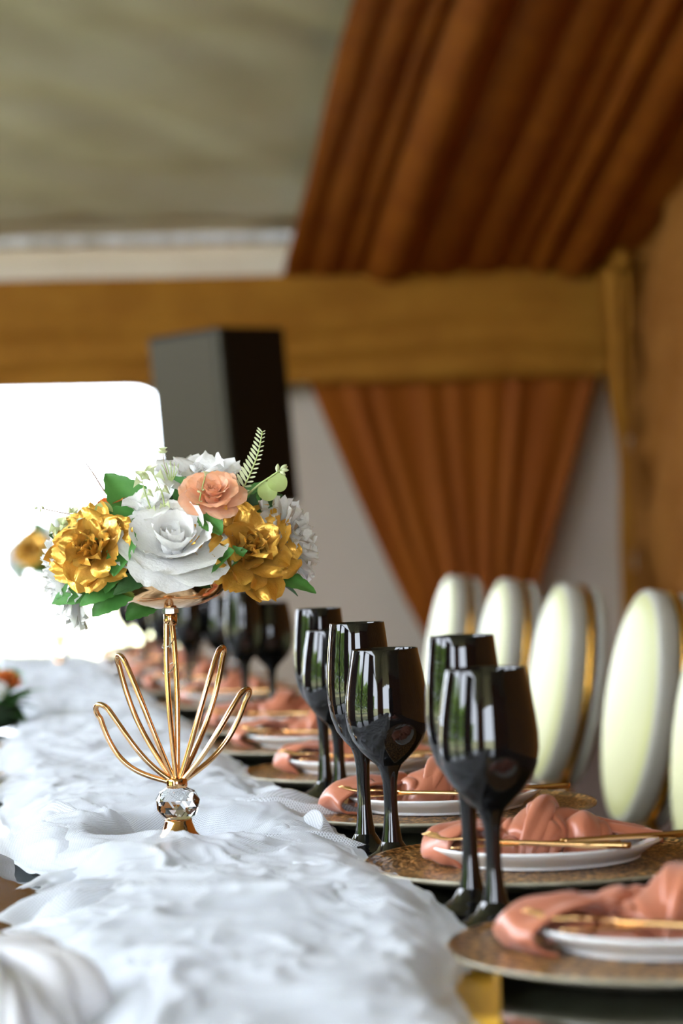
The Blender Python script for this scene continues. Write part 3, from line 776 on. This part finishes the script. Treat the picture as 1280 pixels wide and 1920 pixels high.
def bouquet_tree(label):
    """local x = right, y = away, z = up; origin at the stand's base centre"""
    t = thing('flower_bouquet', label, 'bouquet', group='bouquets on gold stands')
    # foam core
    MB().grid(lambda u, v: ((.050+.006*nz(u*20, v*9, 1))*math.sin(PI*v)*math.cos(2*PI*u), (.050+.006*nz(u*20, v*9, 1))*math.sin(PI*v)*math.sin(2*PI*u), .290+.036*-math.cos(PI*v)+.003*nz(u*30, v*12, 2)), 40, 20, cu=True).build('floral_foam', 'foam', t)
    S = 1773.; 
    def P(px, py, y): return Vector(((px-335+.0401*(1590-py))/S*1.0, y, (1590-py)/S))
    rose(t, P(328, 1040, -.034), (.03, -.66, .75), .055, 'rose_white', BIG_ROSE, 3, label='large open white rose at the front', ruf=.022, tear=.04)
    rose(t, P(184, 1034, -.030), (-.36, -.85, .32), .042, 'gold_paint', OPEN_ROSE, 7, label='gold painted rose at left', ruf=.09, tear=.10)
    rose(t, P(455, 1050, -.018), (.34, -.78, .45), .050, 'gold_paint', OPEN_ROSE, 11, label='gold painted ruffled rose at right', ruf=.10, tear=.12)
    rose(t, P(397, 952, -.014), (.06, -.72, .70), .034, 'rose_peach', TIGHT_ROSE, 15, label='small peach rose on top', ruf=.02)
    rose(t, P(365, 928, .038), (.05, -.45, 1.0), .048, 'rose_white', LOOSE, 19, label='white rose at the back top', ruf=.07, tear=.08)
    rose(t, P(278, 975, .000), (-.2, -.45, .85), .036, 'rose_white', LOOSE, 23, label='white rose bud behind the large one', ruf=.05)
    rose(t, P(520, 1030, .024), (.85, -.32, .28), .042, 'rose_white', CARNATION, 27, label='white carnation at right', ruf=.07, tear=.12)
    rose(t, P(140, 1085, .012), (-.85, -.20, -.20), .043, 'rose_white', CARNATION, 31, label='white carnation at left', ruf=.07, tear=.14)
    rose(t, P(203, 968, .030), (-.5, -.1, .8), .027, 'rose_orange', TIGHT_ROSE, 35, label='small orange rose at back left', ruf=.03)
    rose(t, P(320, 1020, .070), (0, 1, .25), .050, 'rose_white', OPEN_ROSE, 41, label='white rose facing away', ruf=.04)
    # leaves: base px, tip px, depth base/tip, up, mesh, scale
    def lf(b, e, yb, ye, up_, k, s=None):
        B = P(*b, yb); E_ = P(*e, ye); L = (E_-B).length
        leaf(t, B, E_-B, up_, k, L/(.066, .056, .072, .060)[k] if s is None else s)
    lf((278, 995), (197, 884), .008, .014, (.35, -1, .2), 0)
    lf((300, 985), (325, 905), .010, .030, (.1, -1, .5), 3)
    lf((392, 970), (312, 898), .008, .016, (-.2, -1, .6), 0)
    lf((380, 975), (418, 1018), -.035, -.055, (.2, -1, .5), 1)
    lf((385, 1080), (455, 1040), -.030, -.060, (0, -.9, .5), 0)
    lf((360, 1085), (448, 1050), -.035, -.062, (0, -.8, .7), 1)
    lf((485, 1085), (588, 1106), -.005, -.020, (.1, -.6, .8), 2)
    lf((480, 1090), (560, 1115), .005, .000, (.1, .3, .8), 3)
    lf((250, 1085), (160, 1115), -.030, -.055, (-.1, -.8, .6), 2)
    lf((260, 1085), (180, 1145), -.025, -.045, (-.1, -.9, .4), 0)
    lf((255, 1075), (105, 1105), -.020, -.040, (-.1, -.8, .5), 2)
    lf((300, 1110), (236, 1168), .020, .010, (-.3, -.9, .2), 1)
    lf((255, 965), (158, 998), -.020, -.050, (0, -.75, .65), 2)
    lf((240, 1050), (210, 1115), -.040, -.050, (-.6, -.8, .2), 1)
    lf((455, 975), (520, 935), .010, .010, (-.2, -.9, .5), 3)
    lf((450, 960), (490, 920), .015, .020, (0, -1, .3), 1)
    lf((330, 980), (360, 1000), .03, .09, (0, .5, 1), 0)
    lf((120, 1010), (98, 1000), .0, -.01, (0, -1, .3), 3)
    lf((290, 1085), (225, 1100), -.050, -.070, (0, -.7, .7), 3)
    lf((340, 1090), (395, 1098), -.045, -.060, (0, -.7, .7), 3)
    lf((250, 1000), (228, 1085), -.045, -.062, (-.5, -.9, .1), 1)
    for k in range(10):
        a = 2*PI*k/10+.2
        if math.sin(a) < -.2: continue
        B = Vector((.035*math.cos(a), .035*math.sin(a), .288)); d = Vector((math.cos(a), math.sin(a), random.Random(k).uniform(-.15, .5)))
        leaf(t, B, d, (0, 0, 1), k % 4, 1.05)
    for k in range(9):
        a = PI + PI*(k+.5)/9
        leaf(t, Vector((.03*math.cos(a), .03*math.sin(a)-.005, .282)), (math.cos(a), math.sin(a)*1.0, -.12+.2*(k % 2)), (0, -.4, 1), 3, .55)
    # fern frond and budding sprigs
    fern(t, [P(440, 950, .005), P(462, 910, 0), P(480, 865, 0), P(488, 824, .002)], 15, 1.0)
    sprig(t, [P(445, 955, 0), P(480, 925, -.004), P(508, 907, -.006), P(523, 897, -.006)],
          [(.80, BUD, (.15, 0, 1), 1.1), (.86, BUD, (-.3, -.2, 1), .8), (.92, BUD, (.9, 0, .7), 1.15), (.95, BUD, (1, -.2, -.05), 1.1), (.9, BUD, (.8, -.2, -.6), 1.0), (1, BUD, (.7, .2, .3), 1.0),
           (.55, DISC, (.9, 0, -.45), 1.25), (.40, DISC, (.55, -.1, -.75), 1.25)], rad=.0013)
    sprig(t, [P(287, 965, -.030), P(277, 935, -.030), P(268, 905, -.028)], [(.05, BELL, (-1, 0, .2), .7), (.1, BELL, (1, 0, .2), .7), (.45, BELL, (-1, -.2, .4), .8), (.5, BELL, (1, -.2, .5), .9), (.85, BELL, (-1, 0, .3), 1.2), (.95, BELL, (.8, -.3, .6), 1.1), (1, BELL, (-.1, -.3, 1), 1.2)])
    sprig(t, [P(311, 958, -.030), P(305, 930, -.030), P(290, 897, -.028)], [(.05, BELL, (-1, 0, .2), .7), (.1, BELL, (1, 0, .2), .8), (.5, BELL, (1, -.2, .5), 1.0), (.55, BELL, (-1, -.2, .4), .8), (.9, BELL, (1, 0, .3), 1.3), (1, BELL, (-.3, -.3, .8), 1.3)])
    sprig(t, [P(373, 962, -.036), P(378, 935, -.032), P(385, 905, -.028)], [(.15, BUD, (-1, 0, .6), .5), (.2, BUD, (1, 0, .6), .5), (.5, BUD, (-1, -.2, .6), .6), (.55, BUD, (1, -.2, .6), .5), (1, BELL, (.2, 0, 1), .8)])
    sprig(t, [P(235, 985, -.020), P(190, 975, -.022), P(140, 965, -.018), P(75, 950, -.010)],
          [(.25, DISC, (-.25, -.2, 1), 1.15), (.45, DISC, (-.5, 0, -.5), 1.15), (.5, BUD, (-.3, 0, 1), 1), (.62, BELL, (-.3, -.4, .8), 1.1), (.65, BELL, (-.3, -.5, -.7), 1.2), (.7, BUD, (.1, 0, 1), .9), (.92, BUD, (-.6, 0, .7), .6), (1, BUD, (-1, 0, 0), .6), (.96, BUD, (-.3, 0, -1), .5)], mat='twig', rad=.0008)
    sprig(t, [P(225, 1000, -.025), P(180, 992, -.028), P(140, 985, -.022), P(112, 990, -.02)],
          [(.45, BELL, (-.3, -.6, .6), 1.3), (.55, BELL, (-.5, -.5, -.5), 1.3), (.7, BELL, (-.8, -.4, .3), 1.4), (.8, BELL, (-.1, -.6, .8), 1.2), (.9, BELL, (-.8, -.4, -.3), 1.2), (1, BELL, (-1, 0, .3), 1.1), (.65, BUD, (-.2, 0, 1), 1.1), (.85, BUD, (.3, -.2, 1), 1.1)])
    fern(t, [P(222, 960, .030), P(192, 925, .030), P(170, 890, .030), P(155, 868, .030)], 9, .75, 'twig', MB().grid(lambda u, v: ((u*2-1)*.0008, .017*v, 0), 1, 2).mesh('leaflet', 'twig'), short_right=.35)
    sprig(t, [P(312, 905, .030), P(303, 878, .030), P(299, 856, .030)], [(1, BELL, (0, -.2, 1), .9), (1, BUD, (-1, 0, .5), .7), (1, BUD, (1, 0, .5), .7), (.97, BUD, (.6, 0, .9), .7), (.97, BUD, (-.6, 0, .9), .7)], mat='twig', rad=.0006)
    # spiky grass tuft beside the white rose
    for k in range(5):
        sprig(t, [P(316, 915, .012), P(308+k*5, 893, .010), P(300+k*8, 872+abs(k-2)*3, .008)], [], rad=.0007, name='grass_blade')
    # cut stem end lying on the bowl rim
    MB().tube([P(330, 1093, -.055), P(362, 1089, -.058)], .0016, 8).build('cut_stem', 'rose_white', t)
    return t

st = stand_tree('gold looped rod stand with crystal ball, sharp in the foreground')
st.location = (SX, SY, TZ+.001); st.rotation_euler = (0, 0, -YAW)
bq = bouquet_tree('white, gold and peach rose bouquet on the near gold stand')
bq.location = (SX, SY, TZ+.001); bq.rotation_euler = (0, 0, -YAW)
st2 = copy_tree(st); st2['label'] = 'distant gold looped stand against the bright doorway'; st2.location = (FX, FY, TZ+.001); st2.rotation_euler = (0, 0, .15)
bq2 = copy_tree(bq); bq2['label'] = 'distant backlit bouquet, dark against the bright doorway'; bq2.location = (FX, FY, TZ+.001); bq2.rotation_euler = (0, 0, .15)

# low flower arrangement at the left of the runner
lb = thing('low_flower_arrangement', 'low blurred bouquet of leaves and white flowers at the left edge', 'bouquet', (.068, 4.30, TZ+.002))
MB().grid(lambda u, v: (.055*math.sin(PI*v)*math.cos(2*PI*u), .055*math.sin(PI*v)*math.sin(2*PI*u), .028-.028*math.cos(PI*v)), 24, 12, cu=True).build('floral_foam', 'foam', lb)
rnl = random.Random(5)
for k in range(34):
    a = rnl.uniform(0, 2*PI); e = rnl.uniform(-.1, 1.2)
    d = Vector((math.cos(a)*math.cos(e), math.sin(a)*math.cos(e), math.sin(e)))
    leaf(lb, Vector((0, 0, .035))+d*.028, d, (0, 0, 1) if e < .9 else (0, -1, .2), k % 4, rnl.uniform(.7, 1.05))
rose(lb, (-.005, -.045, .070), (0, -.8, .6), .030, 'rose_white', LOOSE, 51, label='white flower')
rose(lb, (.028, -.020, .085), (.3, -.5, .8), .024, 'rose_orange', TIGHT_ROSE, 53, label='orange flower')
rose(lb, (-.04, -.02, .085), (-.3, -.5, .8), .028, 'rose_white', LOOSE, 55, label='white flower')

# ================================================================== CHAIRS
def chair_tree():
    """faces -x; origin on the floor under the back plane at seat level"""
    t = thing('oval_back_chair', '', 'chair', group='white oval back chairs with gold frames')
    rec = R(10); A, B = .172, .225; zc = .717
    def T(x, y, z):   # back-local (x thickness, y width, z height about oval centre) -> chair
        return (x*math.cos(rec)+z*math.sin(rec)+.03, y, zc - x*math.sin(rec)+z*math.cos(rec))
    def slab(prof, a_, b_, n=64):
        """oval slab from a profile of (scale of the oval, thickness position)"""
        return MB().grid(lambda u, v: T(prof[int(round(v*(len(prof)-1)))][1], a_*prof[int(round(v*(len(prof)-1)))][0]*math.cos(2*PI*u), b_*prof[int(round(v*(len(prof)-1)))][0]*math.sin(2*PI*u)), n, len(prof)-1, cu=True)
    slab([(0, -.053), (.3, -.0525), (.6, -.0515), (.80, -.050), (.92, -.0475), (.965, -.043)], A, B).build('lit_front_face', 'cushion_lit_tint', t)  # front face of the cushion, split off to carry the painted doorway light
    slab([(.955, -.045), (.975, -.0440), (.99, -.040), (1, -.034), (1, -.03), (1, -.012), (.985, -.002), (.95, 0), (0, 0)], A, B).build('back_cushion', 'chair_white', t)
    slab([(0, .0005), (1.0, .0005), (1.012, .003), (1.012, .010), (1.0, .0125), (0, .0125)], A, B).build('back_frame', 'gold_chair', t)
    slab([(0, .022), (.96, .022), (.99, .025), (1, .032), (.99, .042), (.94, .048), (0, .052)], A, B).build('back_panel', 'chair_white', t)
    for sy in (-1, 1):
        for sz in (-1, 1):
            MB().tube([T(.012, sy*.09, sz*.12), T(.0225, sy*.09, sz*.12)], .011, 10).build('spacer', 'gold_chair', t)
    for sy in (-1, 1):
        MB().tube([T(.006, sy*.07, -B+.012), (0, sy*.10, .46), (.0, sy*.12, .44)], .013, 10).build('back_post', 'gold_chair', t)
    def seat(u, v):
        a = 2*PI*u; k = math.sin(PI/2*v); z = .455 + .035*math.cos(PI/2*v)**.6
        return (-.21+.205*k*math.copysign(abs(math.cos(a))**.75, math.cos(a)), .195*k*math.copysign(abs(math.sin(a))**.75, math.sin(a)), z)
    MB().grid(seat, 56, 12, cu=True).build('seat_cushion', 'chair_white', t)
    def rail(u, v):
        a = 2*PI*u; b_ = 2*PI*v; ex = .014*math.cos(b_)
        return (-.21+(.205+ex)*math.copysign(abs(math.cos(a))**.75, math.cos(a)), (.195+ex)*math.copysign(abs(math.sin(a))**.75, math.sin(a)), .438+.022*math.sin(b_))
    MB().grid(rail, 56, 8, cu=True, cv=True).build('seat_frame', 'gold_chair', t)
    for sx, sy in ((-.38, -.15), (-.38, .15), (-.05, -.15), (-.05, .15)):
        MB().tube([(sx, sy, .43), (sx, sy, .36), (sx+(.03 if sx > -.2 else -.005), sy, .0)], [.017, .019, .011], 10).build('leg', 'gold_chair', t)
    return t
chp2 = chair_tree(); uc = [False]
for (x, y, rz, lab) in ((1.405, 6.86, 0, 'white oval back chair, farthest of the five along the table'), (1.375, 6.06, 0, 'white oval back chair, second from the far end of the row'),
                        (1.328, 5.28, 0, 'white oval back chair, middle of the five, its gold edge showing'), (1.288, 4.475, 0, 'white oval back chair, nearest one seen whole, by the right edge'),
                        (1.275, 3.99, R(-2), 'white oval back chair cut off by the right edge')):
    put(chp2, uc, (x, y, 0), rz, lab)

# ================================================================== LOUDSPEAKER on a tripod
sp = thing('loudspeaker', 'large black loudspeaker tilted in front of the valance, above the bouquet', 'loudspeaker', (.965, 8.19, 1.18))
W_, D_, H_ = .325, .335, .60
yaw = R(-47)
tilt = Matrix.Rotation(R(3.0), 4, Vector((f0.x, f0.y, 0))*-1) @ Matrix.Rotation(yaw, 4, 'Z')
sp.rotation_euler = tilt.to_euler()
def cab():
    # footprint: front at -y, slightly narrower at the back, chamfered corner
    fp = [(-W_/2, -D_/2), (W_/2-.02, -D_/2), (W_/2, -D_/2+.02), (W_/2, D_/2), (-W_/2, D_/2)]
    n = len(fp); vv = [(x, y, 0) for x, y in fp]+[(x, y, H_) for x, y in fp]
    return MB().add(vv, [tuple(range(n-1, -1, -1)), tuple(range(n, 2*n))]+[(i, (i+1) % n, n+(i+1) % n, n+i) for i in range(n)])
cab().build('cabinet', 'speaker_black', sp, False, bevel=.006)
rbox(-W_/2+.012, W_/2-.026, -D_/2-.010, -D_/2-.0005, .015, H_-.015).build('grille', 'grille', sp, False, bevel=.003)
rbox(W_/2-.024, W_/2-.004, -D_/2-.008, -D_/2+.004, .012, H_-.012).build('corner_strip', material('corner_strip', (.055, .048, .030, 1), .6, spec=.2, col2=(.045, .04, .026, 1), scale=20), sp, False)
tp = thing('speaker_stand', 'black tripod stand under the tilted loudspeaker', 'stand', (.965, 8.19, 0))
MB().tube([(0, 0, .10), (0, 0, 1.175)], .018, 12).build('pole', 'speaker_black', tp)
MB().lathe([(0, .60), (.03, .60), (.03, .68), (0, .68)], 16).build('collar', 'speaker_black', tp)
for k in range(3):
    a = 2*PI*k/3+.4
    MB().tube([(.02*math.cos(a), .02*math.sin(a), .64), (.42*math.cos(a), .42*math.sin(a), .012)], .012, 8).build('leg', 'speaker_black', tp)
